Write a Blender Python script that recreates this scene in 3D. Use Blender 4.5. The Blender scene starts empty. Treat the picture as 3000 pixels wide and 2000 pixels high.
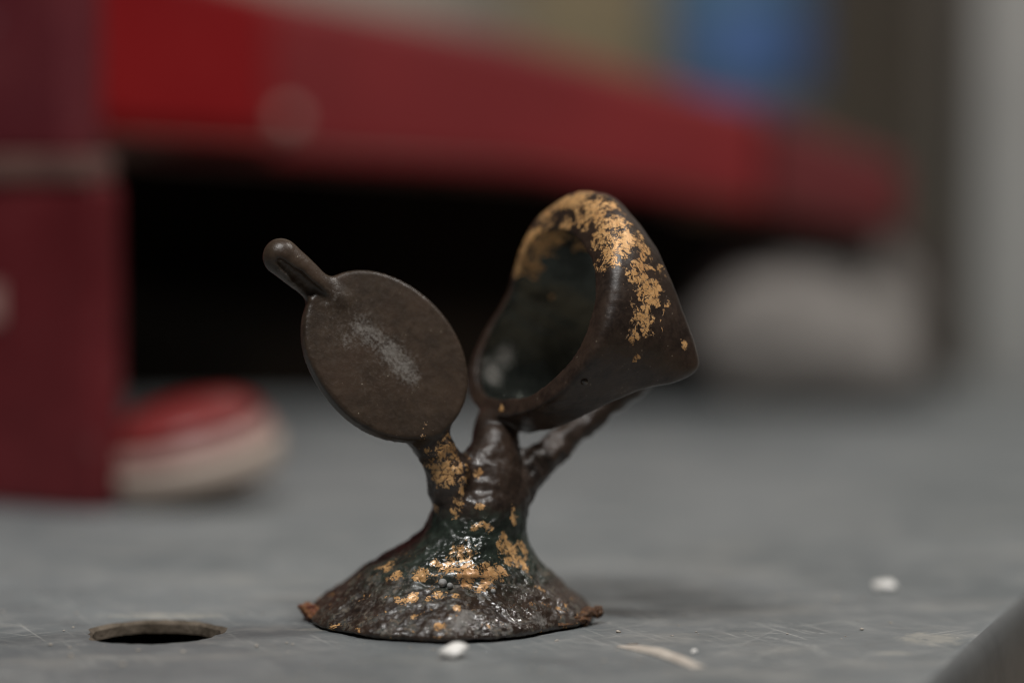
import bpy, bmesh, math, random
import numpy as np
from mathutils import Vector, Matrix, noise as mnoise

MM = 0.001                      # everything below is written in millimetres
random.seed(4)
rng = np.random.default_rng(7)
sc = bpy.context.scene
COL = sc.collection

# ------------------------------------------------------------------ camera
cam = bpy.data.cameras.new('camera')
cam_ob = bpy.data.objects.new('camera', cam)
COL.objects.link(cam_ob)
cam.sensor_width = 36.0
cam.lens = 85.0
cam.clip_start = 0.005
cam.clip_end = 50.0
cam_ob.location = (6.2 * MM, -228 * MM, 40 * MM)
cam_ob.rotation_euler = (math.radians(90 - 3.39), 0, 0)
cam.dof.use_dof = True
cam.dof.focus_distance = 222.3 * MM
cam.dof.aperture_fstop = 7.2
cam.dof.aperture_blades = 0
sc.camera = cam_ob

# ------------------------------------------------------------------ world, lamps and an added wall fill (indoor workshop, dim)
w = bpy.data.worlds.new('World')
sc.world = w
w.use_nodes = True
w.node_tree.nodes['Background'].inputs[0].default_value = (0.86, 0.88, 0.90, 1)
w.node_tree.nodes['Background'].inputs[1].default_value = 0.04

def area(name, loc, target, sx, sy, power, col):
    l = bpy.data.lights.new(name, 'AREA')
    l.shape = 'RECTANGLE'
    l.size, l.size_y = sx * MM, sy * MM
    l.energy = power
    l.color = col
    o = bpy.data.objects.new(name, l)
    COL.objects.link(o)
    o.location = Vector(loc) * MM
    o.rotation_euler = (Vector(target) - Vector(loc)).to_track_quat('-Z', 'Y').to_euler()
    return o

area('ceiling_tube_lamp', (-60, -165, 450), (0, 20, 0), 220, 18, 1.75, (1.0, 0.985, 0.965))
area('side_lamp', (205, 50, 345), (0, 0, 10), 50, 16, 0.6, (1.0, 0.97, 0.93))

area('added_wall_fill', (60, 560, 620), (60, 1100, 100), 300, 80, 3.0, (1.0, 0.96, 0.88))  # added fill to brighten the back wall, no source seen there

sc.render.engine = 'CYCLES'
sc.cycles.use_denoising = True
sc.cycles.max_bounces = 5
sc.cycles.filter_width = 1.2
sc.view_settings.view_transform = 'Standard'
sc.view_settings.look = 'None'
sc.view_settings.exposure = 0.0
sc.view_settings.gamma = 1.0

# ------------------------------------------------------------------ helpers
def tag(o, label=None, cat=None, group=None, kind=None):
    if label: o['label'] = label
    if cat: o['category'] = cat
    if group: o['group'] = group
    if kind: o['kind'] = kind
    return o

def empty(name, loc=(0, 0, 0)):
    o = bpy.data.objects.new(name, None)
    o.empty_display_size = 0.005
    COL.objects.link(o)
    o.location = Vector(loc) * MM
    return o

def link(name, me, mat, parent=None, smooth=True):
    o = bpy.data.objects.new(name, me)
    COL.objects.link(o)
    if mat: me.materials.append(mat)
    if smooth: me.polygons.foreach_set('use_smooth', [True] * len(me.polygons))
    if parent: o.parent = parent
    return o

def bm_obj(name, bm, mat, parent=None, smooth=False):
    me = bpy.data.meshes.new(name)
    bmesh.ops.recalc_face_normals(bm, faces=bm.faces)
    bm.to_mesh(me)
    bm.free()
    me.transform(Matrix.Scale(MM, 4))
    return link(name, me, mat, parent, smooth)

def prism(pts, axis, a, b, bevel=0.0, seg=3):
    """closed prism: polygon pts (2d) extruded along axis 'x','y','z' from a to b"""
    bm = bmesh.new()
    def mk(p, t):
        if axis == 'y': return (p[0], t, p[1])
        if axis == 'x': return (t, p[0], p[1])
        return (p[0], p[1], t)
    va = [bm.verts.new(mk(p, a)) for p in pts]
    vb = [bm.verts.new(mk(p, b)) for p in pts]
    bm.faces.new(va)
    bm.faces.new(vb[::-1])
    n = len(pts)
    for i in range(n):
        bm.faces.new((va[i], vb[i], vb[(i + 1) % n], va[(i + 1) % n]))
    bmesh.ops.recalc_face_normals(bm, faces=bm.faces)
    if bevel > 0:
        bmesh.ops.bevel(bm, geom=list(bm.edges), offset=bevel, segments=seg, profile=0.6, affect='EDGES', clamp_overlap=True)
    return bm

def lathe(profile, seg=48):
    """closed profile of (r, z) pairs revolved about z"""
    bm = bmesh.new()
    rings = []
    for r, z in profile:
        if r < 1e-6:
            rings.append([bm.verts.new((0, 0, z))])
        else:
            rings.append([bm.verts.new((r * math.cos(2 * math.pi * k / seg), r * math.sin(2 * math.pi * k / seg), z)) for k in range(seg)])
    for a, b in zip(rings[:-1], rings[1:]):
        for k in range(seg):
            k2 = (k + 1) % seg
            if len(a) == 1: bm.faces.new((a[0], b[k], b[k2]))
            elif len(b) == 1: bm.faces.new((a[k], b[0], a[k2]))
            else: bm.faces.new((a[k], b[k], b[k2], a[k2]))
    return bm

class NT:
    """tiny node helper"""
    def __init__(self, name):
        self.m = bpy.data.materials.new(name)
        self.m.use_nodes = True
        self.t = self.m.node_tree
        self.b = self.t.nodes['Principled BSDF']
        self.tc = self.t.nodes.new('ShaderNodeTexCoord')
    def n(self, kind, **kw):
        x = self.t.nodes.new(kind)
        for k, v in kw.items(): setattr(x, k, v)
        return x
    def l(self, a, b): self.t.links.new(a, b)
    def put(self, sock, v):
        if hasattr(v, 'is_output') or hasattr(v, 'links'): self.l(v, sock)
        else: sock.default_value = v
    def math(self, op, a, b=0.0, c=0.0, clamp=False):
        x = self.n('ShaderNodeMath', operation=op)
        x.use_clamp = clamp
        self.put(x.inputs[0], a); self.put(x.inputs[1], b); self.put(x.inputs[2], c)
        return x.outputs[0]
    def mapping(self, scale, rot=(0, 0, 0), loc=(0, 0, 0), src=None):
        x = self.n('ShaderNodeMapping')
        self.l(src or self.tc.outputs['Object'], x.inputs[0])
        x.inputs['Scale'].default_value = scale
        x.inputs['Rotation'].default_value = rot
        x.inputs['Location'].default_value = loc
        return x.outputs[0]
    def noise(self, scale, detail=3, rough=0.55, vec=None, dist=0.0, lac=2.0):
        """scale in features per millimetre"""
        x = self.n('ShaderNodeTexNoise')
        self.l(vec or self.tc.outputs['Object'], x.inputs['Vector'])
        x.inputs['Scale'].default_value = scale / MM if vec is None else scale
        x.inputs['Detail'].default_value = detail
        x.inputs['Roughness'].default_value = rough
        x.inputs['Distortion'].default_value = dist
        return x.outputs['Fac']
    def voro(self, scale, feature='F1', rand=1.0, vec=None, out='Distance'):
        x = self.n('ShaderNodeTexVoronoi', feature=feature)
        self.l(vec or self.tc.outputs['Object'], x.inputs['Vector'])
        x.inputs['Scale'].default_value = scale / MM if vec is None else scale
        x.inputs['Randomness'].default_value = rand
        return x.outputs[out]
    def step(self, v, lo, hi, a=0.0, b=1.0):
        x = self.n('ShaderNodeMapRange', interpolation_type='SMOOTHSTEP')
        self.put(x.inputs[0], v)
        x.inputs[1].default_value = lo; x.inputs[2].default_value = hi
        x.inputs[3].default_value = a; x.inputs[4].default_value = b
        return x.outputs[0]
    def mix(self, f, a, b):
        x = self.n('ShaderNodeMix', data_type='RGBA')
        self.put(x.inputs[0], f)
        for s, v in ((x.inputs[6], a), (x.inputs[7], b)):
            if isinstance(v, tuple): s.default_value = (*v, 1)
            else: self.l(v, s)
        return x.outputs[2]
    def mixf(self, f, a, b):
        x = self.n('ShaderNodeMix', data_type='FLOAT')
        self.put(x.inputs[0], f); self.put(x.inputs[2], a); self.put(x.inputs[3], b)
        return x.outputs[0]
    def bump(self, h, strength, dist, prev=None):
        x = self.n('ShaderNodeBump')
        self.put(x.inputs['Height'], h)
        x.inputs['Strength'].default_value = strength
        x.inputs['Distance'].default_value = dist * MM
        if prev is not None: self.l(prev, x.inputs['Normal'])
        return x.outputs[0]
    def out(self, col=None, rough=None, metal=None, normal=None, coat=None, spec=None):
        for k, v in (('Base Color', col), ('Roughness', rough), ('Metallic', metal), ('Normal', normal), ('Coat Weight', coat), ('Specular IOR Level', spec)):
            if v is None: continue
            s = self.b.inputs[k]
            if isinstance(v, tuple): s.default_value = (*v, 1)
            else: self.put(s, v)
        return self.m

# ------------------------------------------------------------------ materials
def painted(name, col, col2, rough=0.45, scale=0.15, chip=None, chip_at=0.66, bump=0, spec=0.5):
    k = NT(name)
    n1 = k.noise(scale, 4, 0.6)
    n2 = k.noise(scale * 5, 4, 0.65)
    c = k.mix(k.step(n1, 0.35, 0.65), col, col2)
    if chip: c = k.mix(k.step(n2, chip_at, chip_at + 0.04), c, chip)
    r = k.math('MULTIPLY_ADD', n2, 0.25, rough - 0.12)
    return k.out(c, r, 0.0, k.bump(n2, bump, 0.3) if bump else None, spec=spec)

def mat_table():
    k = NT('grey_bench_paint')
    o = k.tc.outputs['Object']
    big = k.noise(0.035, 4, 0.6)
    mid = k.noise(0.22, 5, 0.65)
    fine = k.noise(2.2, 3, 0.6)
    c = k.mix(k.step(big, 0.38, 0.62), (0.130, 0.144, 0.149), (0.180, 0.192, 0.196))
    c = k.mix(k.step(mid, 0.5, 0.72, 0, 0.6), c, (0.26, 0.263, 0.258))
    c = k.mix(k.step(mid, 0.28, 0.45, 0.35, 0), c, (0.10, 0.105, 0.106))
    c = k.mix(k.step(fine, 0.45, 0.8, 0, 0.25), c, (0.27, 0.27, 0.262))
    st = k.noise(1.0, 5, 0.68, k.mapping((45, 110, 60), loc=(4.3, 1.7, 0)))
    c = k.mix(k.step(st, 0.50, 0.68, 0, 0.55), c, (0.285, 0.280, 0.262))
    c = k.mix(k.step(st, 0.30, 0.44, 0.5, 0), c, (0.095, 0.102, 0.106))
    # fine rubbed hairline scratches, several directions
    tot = None
    for rot, sc_, th in ((0.55, 1.1, 0.625), (-0.6, 0.9, 0.63), (1.15, 1.0, 0.63), (0.12, 1.5, 0.64)):
        v0 = k.mapping((1, 1, 1), (0, 0, rot))
        v = k.mapping((70 * sc_, 2600 * sc_, 70), (0, 0, 0), (rot * 9, 3, 0), v0)
        h = k.step(k.noise(1.0, 2, 0.5, v), th, th + 0.05)
        tot = h if tot is None else k.math('MAXIMUM', tot, h)
    tot = k.math('MULTIPLY', tot, k.step(k.noise(0.09, 3), 0.40, 0.6, 0.15, 1.0))
    # the long scrape marks one can tell apart: segments on the bench top (mm)
    segs = [((28.5, -1.0), (34.8, -7.3), .22, .8), ((29.6, -9.0), (33.0, -13.4), .28, .8), ((33.0, -13.4), (33.6, -17.5), .5, .7),
            ((24.1, -18.1), (30.6, -5.5), .10, .8), ((27.5, -18.8), (30.8, -13.0), .14, .7), ((33.6, -17.5), (41.0, -16.8), .22, .55),
            ((30.5, 0.4), (33.8, -3.6), .2, .5), ((20.0, 2.0), (27.0, 3.4), .35, .35), ((36.0, -21.5), (38.2, -15.5), .18, .4),
            ((16.6, -7.5), (19.3, -5.4), .18, .5), ((14.5, -9.5), (16.5, -8.0), .16, .5), ((-9.5, -6.2), (-14.5, -1.6), .18, .55),
            ((-17.5, -9.0), (-22.5, -4.0), .12, .4), ((5.5, -15.2), (9.0, -19.8), .10, .4), ((9.5, -17.0), (13.5, -18.2), .12, .35),
            ((-42.0, -14.0), (-33.5, -12.5), .14, .4), ((22.5, -4.5), (34.0, -3.0), .12, .45), ((26.0, 4.0), (32.5, 1.5), .3, .3),
            ((-6.0, -19.0), (-16.0, -16.5), .15, .25), ((31.0, -21.0), (22.0, -25.5), .25, .3)]
    sep = k.n('ShaderNodeSeparateXYZ')
    wob = k.noise(0.8, 3)
    k.l(o, sep.inputs[0])
    X = k.math('MULTIPLY', sep.outputs[0], 1000.0)
    Y = k.math('MULTIPLY', sep.outputs[1], 1000.0)
    Yw = k.math('ADD', Y, k.math('MULTIPLY_ADD', wob, 0.9, -0.45))
    for (ax, ay), (bx, by), wd, amt in segs:
        dx, dy = bx - ax, by - ay
        L = math.hypot(dx, dy)
        ux, uy = dx / L, dy / L
        t = k.math('MULTIPLY_ADD', X, ux, k.math('MULTIPLY_ADD', Yw, uy, -(ax * ux + ay * uy)))
        s = k.math('MULTIPLY_ADD', X, -uy, k.math('MULTIPLY_ADD', Yw, ux, (ax * uy - ay * ux)))
        tc_ = k.math('SUBTRACT', t, k.math('MINIMUM', k.math('MAXIMUM', t, 0.0), L))
        d = k.math('SQRT', k.math('ADD', k.math('MULTIPLY', s, s), k.math('MULTIPLY', tc_, tc_)))
        m = k.step(d, wd * 0.4, wd * 1.6, amt, 0.0)
        m = k.math('MULTIPLY', m, k.step(fine, 0.38, 0.6, 0.1, 1.0))
        tot = k.math('MAXIMUM', tot, m)
    c = k.mix(k.math('MULTIPLY', tot, 0.42), c, (0.47, 0.455, 0.42))
    # rubbed beige smear near the bench edge
    sm = None
    smn = k.noise(0.7, 5, 0.72)
    for cx, cy, rx, ry in ((44.3, -10.0, 3.8, 4.2), (-10.5, -5.2, 4.5, 1.1), (40.0, -16.8, 3.0, 0.8), (-27.0, 2.2, 7.5, 2.2)):
        ex = k.math('DIVIDE', k.math('SUBTRACT', X, cx), rx)
        ey = k.math('DIVIDE', k.math('SUBTRACT', Y, cy), ry)
        q = k.math('ADD', k.math('MULTIPLY', ex, ex), k.math('MULTIPLY', ey, ey))
        q = k.math('SUBTRACT', k.step(q, 0.0, 1.3, 1.0, 0.0), k.math('MULTIPLY_ADD', smn, 3.4, -1.25))
        q = k.step(q, -0.1, 0.7)
        sm = q if sm is None else k.math('MAXIMUM', sm, q)
    c = k.mix(k.math('MULTIPLY', sm, 0.5), c, (0.42, 0.395, 0.34))
    # dust specks
    d = k.voro(0.42, rand=1.0)
    c = k.mix(k.math('MULTIPLY', k.step(d, 0.05, 0.09, 0.8, 0.0), k.step(k.noise(0.3, 2, 0.5, k.mapping((300, 300, 300), loc=(3, 5, 0))), 0.56, 0.66)), c, (0.5, 0.48, 0.43))
    r = k.math('ADD', k.math('MULTIPLY_ADD', mid, 0.2, 0.36), k.math('MULTIPLY', tot, 0.2))
    nb = k.bump(fine, 0.12, 0.06)
    nb = k.bump(mid, 0.18, 0.3, nb)
    return k.out(c, r, 0.0, nb, spec=0.45)

def mat_cast():
    """dark patinated cast metal; the vertex colour 'patina' says where leaf (R), green (G), wet gloss (B) and chalky dust with a painted inner-wall reflection (A) sit"""
    k = NT('patinated_cast_metal')
    at = k.n('ShaderNodeAttribute', attribute_name='patina')
    sp = k.n('ShaderNodeSeparateColor')
    k.l(at.outputs['Color'], sp.inputs[0])
    gold_w, green_w, wet_w, dust_glare_w = sp.outputs[0], sp.outputs[1], sp.outputs[2], at.outputs['Alpha']
    crust_w = k.n('ShaderNodeAttribute', attribute_name='crust').outputs['Fac']
    pol = k.n('ShaderNodeAttribute', attribute_name='polish').outputs['Fac']
    plate_w = k.n('ShaderNodeAttribute', attribute_name='plate').outputs['Fac']
    n_big = k.noise(0.16, 4, 0.6)
    n_mid = k.noise(0.7, 5, 0.65, dist=0.4)
    n_fine = k.noise(3.2, 4, 0.7)
    n_grain = k.noise(8.0, 2, 0.6)
    brown = k.mix(k.step(n_mid, 0.35, 0.68), k.mix(plate_w, (0.019, 0.012, 0.009), (0.031, 0.0205, 0.0135)), k.mix(plate_w, (0.044, 0.028, 0.020), (0.052, 0.035, 0.023)))
    brown = k.mix(k.step(n_big, 0.4, 0.7, 0, 0.5), brown, (0.070, 0.042, 0.027))
    brown = k.mix(k.step(n_fine, 0.45, 0.75, 0, 0.35), brown, (0.070, 0.049, 0.035))
    green = k.mix(k.step(n_mid, 0.36, 0.68), (0.012, 0.0165, 0.012), (0.036, 0.048, 0.036))
    c = k.mix(k.step(k.math('MULTIPLY_ADD', n_mid, 0.8, k.math('SUBTRACT', green_w, 0.4)), 0.3, 0.75), brown, green)
    # crust on the foot: grey green and tan scabs
    n_cr = k.noise(0.95, 6, 0.72)
    cr = k.math('MULTIPLY', k.step(n_cr, 0.50, 0.60), k.step(crust_w, 0.05, 0.6, 0.0, 0.85))
    c = k.mix(cr, c, k.mix(k.step(n_fine, 0.4, 0.65), (0.046, 0.050, 0.041), (0.160, 0.118, 0.080)))
    # chalky bloom, plus the lamp reflection painted inside the ring
    dsum = k.math('ADD', dust_glare_w, k.math('MULTIPLY_ADD', n_fine, 2.2, k.math('MULTIPLY_ADD', n_mid, 1.2, -1.7)))
    dust = k.math('MULTIPLY', k.step(dsum, 0.25, 1.25), k.step(dust_glare_w, 0.04, 0.75))  # chalky dust together with the painted ring reflection
    c = k.mix(k.math('MULTIPLY', dust, k.math('ADD', k.math('MULTIPLY_ADD', crust_w, 0.35, 0.5), k.step(pol, 0.6, 0.9, 0.0, 0.45))), c, k.mix(n_grain, (0.17, 0.155, 0.135), (0.40, 0.38, 0.35)))  # stronger on the polished inner wall, where it paints a reflection
    # pale specks scattered over everything
    spk = k.voro(1.5)
    c = k.mix(k.math('MULTIPLY', k.step(spk, 0.06, 0.12, 0.7, 0.0), k.step(n_mid, 0.5, 0.62)), c, (0.34, 0.29, 0.22))
    bare = k.math('MULTIPLY', k.math('MULTIPLY', k.step(pol, 0.55, 0.9), k.math('SUBTRACT', 1.0, dust)), k.step(n_mid, 0.3, 0.6, 0.6, 1.0))
    c = k.mix(bare, c, (0.058, 0.064, 0.056))
    # gold/copper leaf, torn edges
    gn = k.noise(0.85, 6, 0.66, dist=0.5)
    worm = k.math('ABSOLUTE', k.math('SUBTRACT', k.noise(1.5, 4, 0.6, dist=0.6, vec=None), 0.5))
    g = k.math('ADD', k.math('MULTIPLY', gold_w, 1.15), k.math('MULTIPLY_ADD', gn, 2.6, -1.93))
    g = k.math('SUBTRACT', g, k.step(worm, 0.0, 0.06, 0.55, 0.0))
    gold = k.math('MULTIPLY', k.step(g, 0.0, 0.07), k.step(gold_w, 0.03, 0.12))
    gcol = k.mix(k.step(n_fine, 0.35, 0.7), (0.60, 0.315, 0.115), (0.74, 0.445, 0.195))
    gcol = k.mix(k.step(n_big, 0.5, 0.68, 0, 0.55), gcol, (0.50, 0.23, 0.085))
    c = k.mix(gold, c, gcol)
    wet = k.math('MULTIPLY', wet_w, k.step(n_mid, 0.25, 0.6, 0.5, 1.0))
    r = k.math('MULTIPLY_ADD', n_fine, 0.25, 0.32)
    r = k.mixf(pol, r, 0.2)
    r = k.mixf(wet, r, 0.10)
    r = k.mixf(k.math('MAXIMUM', dust, k.math('MULTIPLY', cr, 0.6)), r, 0.7)
    r = k.mixf(k.math('MULTIPLY', gold, k.math('SUBTRACT', 1.0, k.math('MULTIPLY', wet_w, 0.5))), r, 0.46)
    metal = k.math('MAXIMUM', k.math('MULTIPLY', gold, 0.18), k.math('MULTIPLY', k.math('MULTIPLY', bare, 0.85), k.math('SUBTRACT', 1.0, k.math('MAXIMUM', gold, dust))))
    # relief: fine pitting, crackle where wet, raised leaf
    crack = k.voro(2.3, 'SMOOTH_F1')
    hb = k.math('MULTIPLY', k.step(crack, 0.1, 0.75, 1.0, 0.0), wet_w)
    nb = k.bump(n_grain, 0.10, 0.05)
    nb = k.bump(n_fine, 0.32, 0.10, nb)
    nb = k.bump(hb, 0.8, 0.10, nb)
    nb = k.bump(k.math('MULTIPLY', n_mid, k.math('MULTIPLY_ADD', wet_w, 0.3, 0.08)), 0.5, 0.35, nb)
    nb = k.bump(cr, 0.4, 0.08, nb)
    nb = k.bump(dust, 0.25, 0.05, nb)
    nb = k.bump(gold, 0.5, 0.09, nb)
    return k.out(c, r, metal, nb, coat=k.math('MULTIPLY', wet, 0.5), spec=k.mixf(wet_w, 0.42, 0.95))

M = {}
M['table'] = mat_table()
M['cast'] = mat_cast()
M['board_core'] = painted('raw_board_core', (0.09, 0.068, 0.046), (0.17, 0.135, 0.10), 0.85, 0.5, None, bump=0.8)
M['brown'] = painted('dull_brown_board', (0.055, 0.040, 0.035), (0.08, 0.06, 0.052), 0.8, 0.03)
M['edge'] = painted('darker_grey_edge', (0.10, 0.103, 0.103), (0.125, 0.128, 0.127), 0.5, 0.1)  # plain grey for the bench edge, darker than the top
M['red'] = painted('red_enamel', (0.180, 0.006, 0.008), (0.225, 0.010, 0.012), 0.55, 0.03)
M['case_red'] = painted('dark_red_enamel', (0.105, 0.008, 0.011), (0.15, 0.015, 0.019), 0.4, 0.06, (0.2, 0.06, 0.06), 0.66)
M['red_bright'] = painted('bright_red_enamel', (0.225, 0.005, 0.007), (0.265, 0.010, 0.011), 0.32, 0.05)
M['maroon'] = painted('maroon_enamel', (0.11, 0.014, 0.020), (0.15, 0.026, 0.030), 0.42, 0.05, (0.22, 0.12, 0.13), 0.68)
M['shade_red'] = painted('red_enamel_shade', (0.105, 0.008, 0.009), (0.13, 0.012, 0.013), 0.6, 0.05)  # darker copy of the red enamel, shade put into the colour
M['worn'] = painted('worn_tan_ledge', (0.11, 0.050, 0.042), (0.15, 0.075, 0.06), 0.6, 0.2)
M['black'] = painted('painted_shade_black', (0.005, 0.004, 0.003), (0.014, 0.010, 0.007), 0.95, 0.02, spec=0.05)  # near-black colour carries the shade of the dark gap
M['cream'] = painted('highlight_cream', (0.48, 0.385, 0.325), (0.54, 0.44, 0.37), 0.5, 0.1)
M['cap_red'] = painted('red_plastic', (0.19, 0.022, 0.022), (0.23, 0.034, 0.032), 0.35, 0.1)
M['pink'] = painted('faded_pink_plastic', (0.36, 0.19, 0.17), (0.40, 0.23, 0.20), 0.45, 0.1)
M['pale'] = painted('pale_plaster', (0.25, 0.228, 0.21), (0.31, 0.285, 0.262), 0.85, 0.1)
M['grey_post'] = painted('light_grey_paint', (0.36, 0.36, 0.345), (0.42, 0.42, 0.40), 0.6, 0.02)
M['grey_dark'] = painted('dark_brown_paint', (0.10, 0.088, 0.070), (0.12, 0.105, 0.085), 0.7, 0.02)
M['olive'] = painted('olive_drab_card', (0.19, 0.155, 0.095), (0.22, 0.18, 0.115), 0.8, 0.012)
M['wall'] = painted('dull_grey_wall', (0.34, 0.31, 0.275), (0.37, 0.34, 0.30), 0.85, 0.006)
M['blue'] = painted('blue_tin_paint', (0.085, 0.175, 0.43), (0.10, 0.20, 0.47), 0.4, 0.02)
M['teal'] = painted('teal_tin_paint', (0.085, 0.18, 0.27), (0.10, 0.20, 0.30), 0.5, 0.02)
M['white'] = painted('white_chip', (0.86, 0.83, 0.78), (0.92, 0.90, 0.86), 0.55, 0.6)
M['shaving'] = painted('beige_shaving', (0.46, 0.40, 0.34), (0.56, 0.50, 0.43), 0.6, 0.5)
M['bench_wood'] = painted('pale_wood', (0.42, 0.33, 0.25), (0.5, 0.41, 0.32), 0.7, 0.05)
M['rust'] = painted('copper_red_burr', (0.16, 0.040, 0.020), (0.34, 0.15, 0.06), 0.35, 1.2, (0.6, 0.32, 0.12), 0.62, 0.8)
M['burr'] = painted('dark_copper_burr', (0.07, 0.030, 0.016), (0.22, 0.105, 0.045), 0.32, 1.6, (0.55, 0.3, 0.11), 0.60, 0.9)
M['chalk'] = painted('chalky_residue', (0.36, 0.36, 0.34), (0.48, 0.47, 0.45), 0.6, 1.0, None, bump=0.6)

# ------------------------------------------------------------------ bench top with its drilled hole
def bench_top():
    HC, HR = (-26.8, -6.3), 5.9
    outline = [(-260, -190), (-23.5, -190), (57.3, 15.4), (171, 305), (-260, 305)]
    bm = bmesh.new()
    # square frame round the hole so that the ring of quads is clean
    n = 64
    ring_t, ring_b, rim = [], [], []
    for i in range(n):
        a = 2 * math.pi * i / n
        j = 1 + 0.020 * math.sin(3 * a + 1) + 0.015 * math.sin(7 * a) + 0.012 * math.sin(13 * a + 2) + random.uniform(-.008, .008)
        x, y = math.cos(a), math.sin(a)
        jj = 1.03 + 0.05 * (0.5 + 0.5 * math.sin(5 * a + 0.7)) + random.uniform(0, 0.05)
        rim.append(bm.verts.new((HC[0] + HR * jj * j * x, HC[1] + HR * jj * j * y, 0.0)))
        ring_t.append(bm.verts.new((HC[0] + HR * j * x, HC[1] + HR * j * y, -0.30)))
        ring_b.append(bm.verts.new((HC[0] + HR * 0.985 * j * x, HC[1] + HR * 0.985 * j * y, -1.15)))
    for i in range(n):
        i2 = (i + 1) % n
        f = bm.faces.new((rim[i], rim[i2], ring_t[i2], ring_t[i]))
        f.material_index = 1
        f2 = bm.faces.new((ring_t[i], ring_t[i2], ring_b[i2], ring_b[i]))
        f2.material_index = 1
    # top sheet: outline + hole filled with triangles
    ov = [bm.verts.new((x, y, 0.0)) for x, y in outline]
    oe = [bm.edges.new((ov[i], ov[(i + 1) % len(ov)])) for i in range(len(ov))]
    he = [bm.edges.get((rim[i], rim[(i + 1) % n])) for i in range(n)]
    bmesh.ops.triangle_fill(bm, use_beauty=True, edges=oe + he, normal=(0, 0, 1))
    # rounded outer edge going down
    def off(d, z):
        m = len(outline)
        res = []
        for i in range(m):
            p0, p1, p2 = (Vector(outline[(i - 1) % m]), Vector(outline[i]), Vector(outline[(i + 1) % m]))
            e1, e2 = (p1 - p0).normalized(), (p2 - p1).normalized()
            n1, n2 = Vector((e1.y, -e1.x)), Vector((e2.y, -e2.x))
            b = (n1 + n2) / (1 + n1.dot(n2))
            q = p1 + b * d
            res.append(bm.verts.new((q.x, q.y, z)))
        return res
    prev = ov
    for d, z in ((0.5, 0.12), (1.0, 0.12), (1.4, -0.12), (1.8, -0.6), (2.15, -1.6), (2.4, -3.4), (2.5, -6.0), (2.5, -10.0)):
        cur = off(d, z)
        for i in range(len(ov)):
            i2 = (i + 1) % len(ov)
            fe = bm.faces.new((prev[i], prev[i2], cur[i2], cur[i]))
            if d > 1.3: fe.material_index = 2
        prev = cur
    for f in bm.faces:
        f.smooth = f.material_index in (0, 2)
    me = bpy.data.meshes.new('bench_top')
    bmesh.ops.recalc_face_normals(bm, faces=bm.faces)
    bm.to_mesh(me); bm.free()
    me.transform(Matrix.Scale(MM, 4))
    o = bpy.data.objects.new('bench_top', me)
    COL.objects.link(o)
    me.materials.append(M['table']); me.materials.append(M['board_core']); me.materials.append(M['edge'])
    tag(o, 'scratched grey bench top with a drilled hole', kind='structure')
    # closed box below: what the hole looks down on
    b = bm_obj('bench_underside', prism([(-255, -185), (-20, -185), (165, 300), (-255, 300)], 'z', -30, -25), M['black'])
    tag(b, kind='structure')
bench_top()
fl = bm_obj('lower_bench', prism([(-900, -500), (900, -500), (900, 1500), (-900, 1500)], 'z', -75, -60), M['bench_wood'])
tag(fl, 'pale wooden bench beyond and below the grey top', kind='structure')
wl = bm_obj('wall', prism([(-2500, -400), (2500, -400), (2500, 1800), (-2500, 1800)], 'y', 1100, 1120), M['wall'])
tag(wl, 'dull grey workshop wall', kind='structure')

# ------------------------------------------------------------------ the casting: a distance field turned into one skin, then cut into parts
H = 0.19
LO = np.array([-19.5, -15.0, -0.6]); HI = np.array([24.0, 19.5, 45.5])
N = np.ceil((HI - LO) / H).astype(int) + 1
GX, GY, GZ = (LO[i] + H * np.arange(N[i], dtype=np.float32) for i in range(3))
FIELD = np.full(tuple(N), 6.0, np.float32)
PART = np.zeros(tuple(N), np.uint8)
BEST = np.full(tuple(N), 6.0, np.float32)

def sub(lo, hi):
    s = []
    for i, g in enumerate((GX, GY, GZ)):
        a = max(0, int((lo[i] - LO[i]) / H)); b = min(N[i], int((hi[i] - LO[i]) / H) + 2)
        s.append(slice(a, b))
    s = tuple(s)
    return s, GX[s[0]][:, None, None], GY[s[1]][None, :, None], GZ[s[2]][None, None, :]

def smin(a, b, k):
    h = np.clip(0.5 + 0.5 * (b - a) / k, 0, 1)
    return b + (a - b) * h - k * h * (1 - h)
def smax(a, b, k): return -smin(-a, -b, k)

def wob(x, y, z, f, seed):
    """cheap smooth lumpiness, about -1..1"""
    r = np.random.default_rng(seed)
    t = 0
    for i in range(7):
        d = r.normal(size=3); d /= np.linalg.norm(d)
        ff = f * r.uniform(0.6, 1.7)
        t = t + np.sin((x * d[0] + y * d[1] + z * d[2]) * ff + r.uniform(0, 6.28))
    return (t / 3.2).astype(np.float32)

def add(s, d, part, k):
    d = np.broadcast_to(d, FIELD[s].shape).astype(np.float32)
    better = d < BEST[s]
    PART[s][better] = part
    BEST[s] = np.minimum(BEST[s], d)
    FIELD[s] = smin(FIELD[s], d, k)

def cone_seg(X, Y, Z, a, b, ra, rb):
    a, b = np.array(a, float), np.array(b, float)
    ab = b - a; L2 = ab @ ab
    t = np.clip(((X - a[0]) * ab[0] + (Y - a[1]) * ab[1] + (Z - a[2]) * ab[2]) / L2, 0, 1)
    return np.sqrt((X - a[0] - t * ab[0]) ** 2 + (Y - a[1] - t * ab[1]) ** 2 + (Z - a[2] - t * ab[2]) ** 2) - (ra + (rb - ra) * t)

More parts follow.
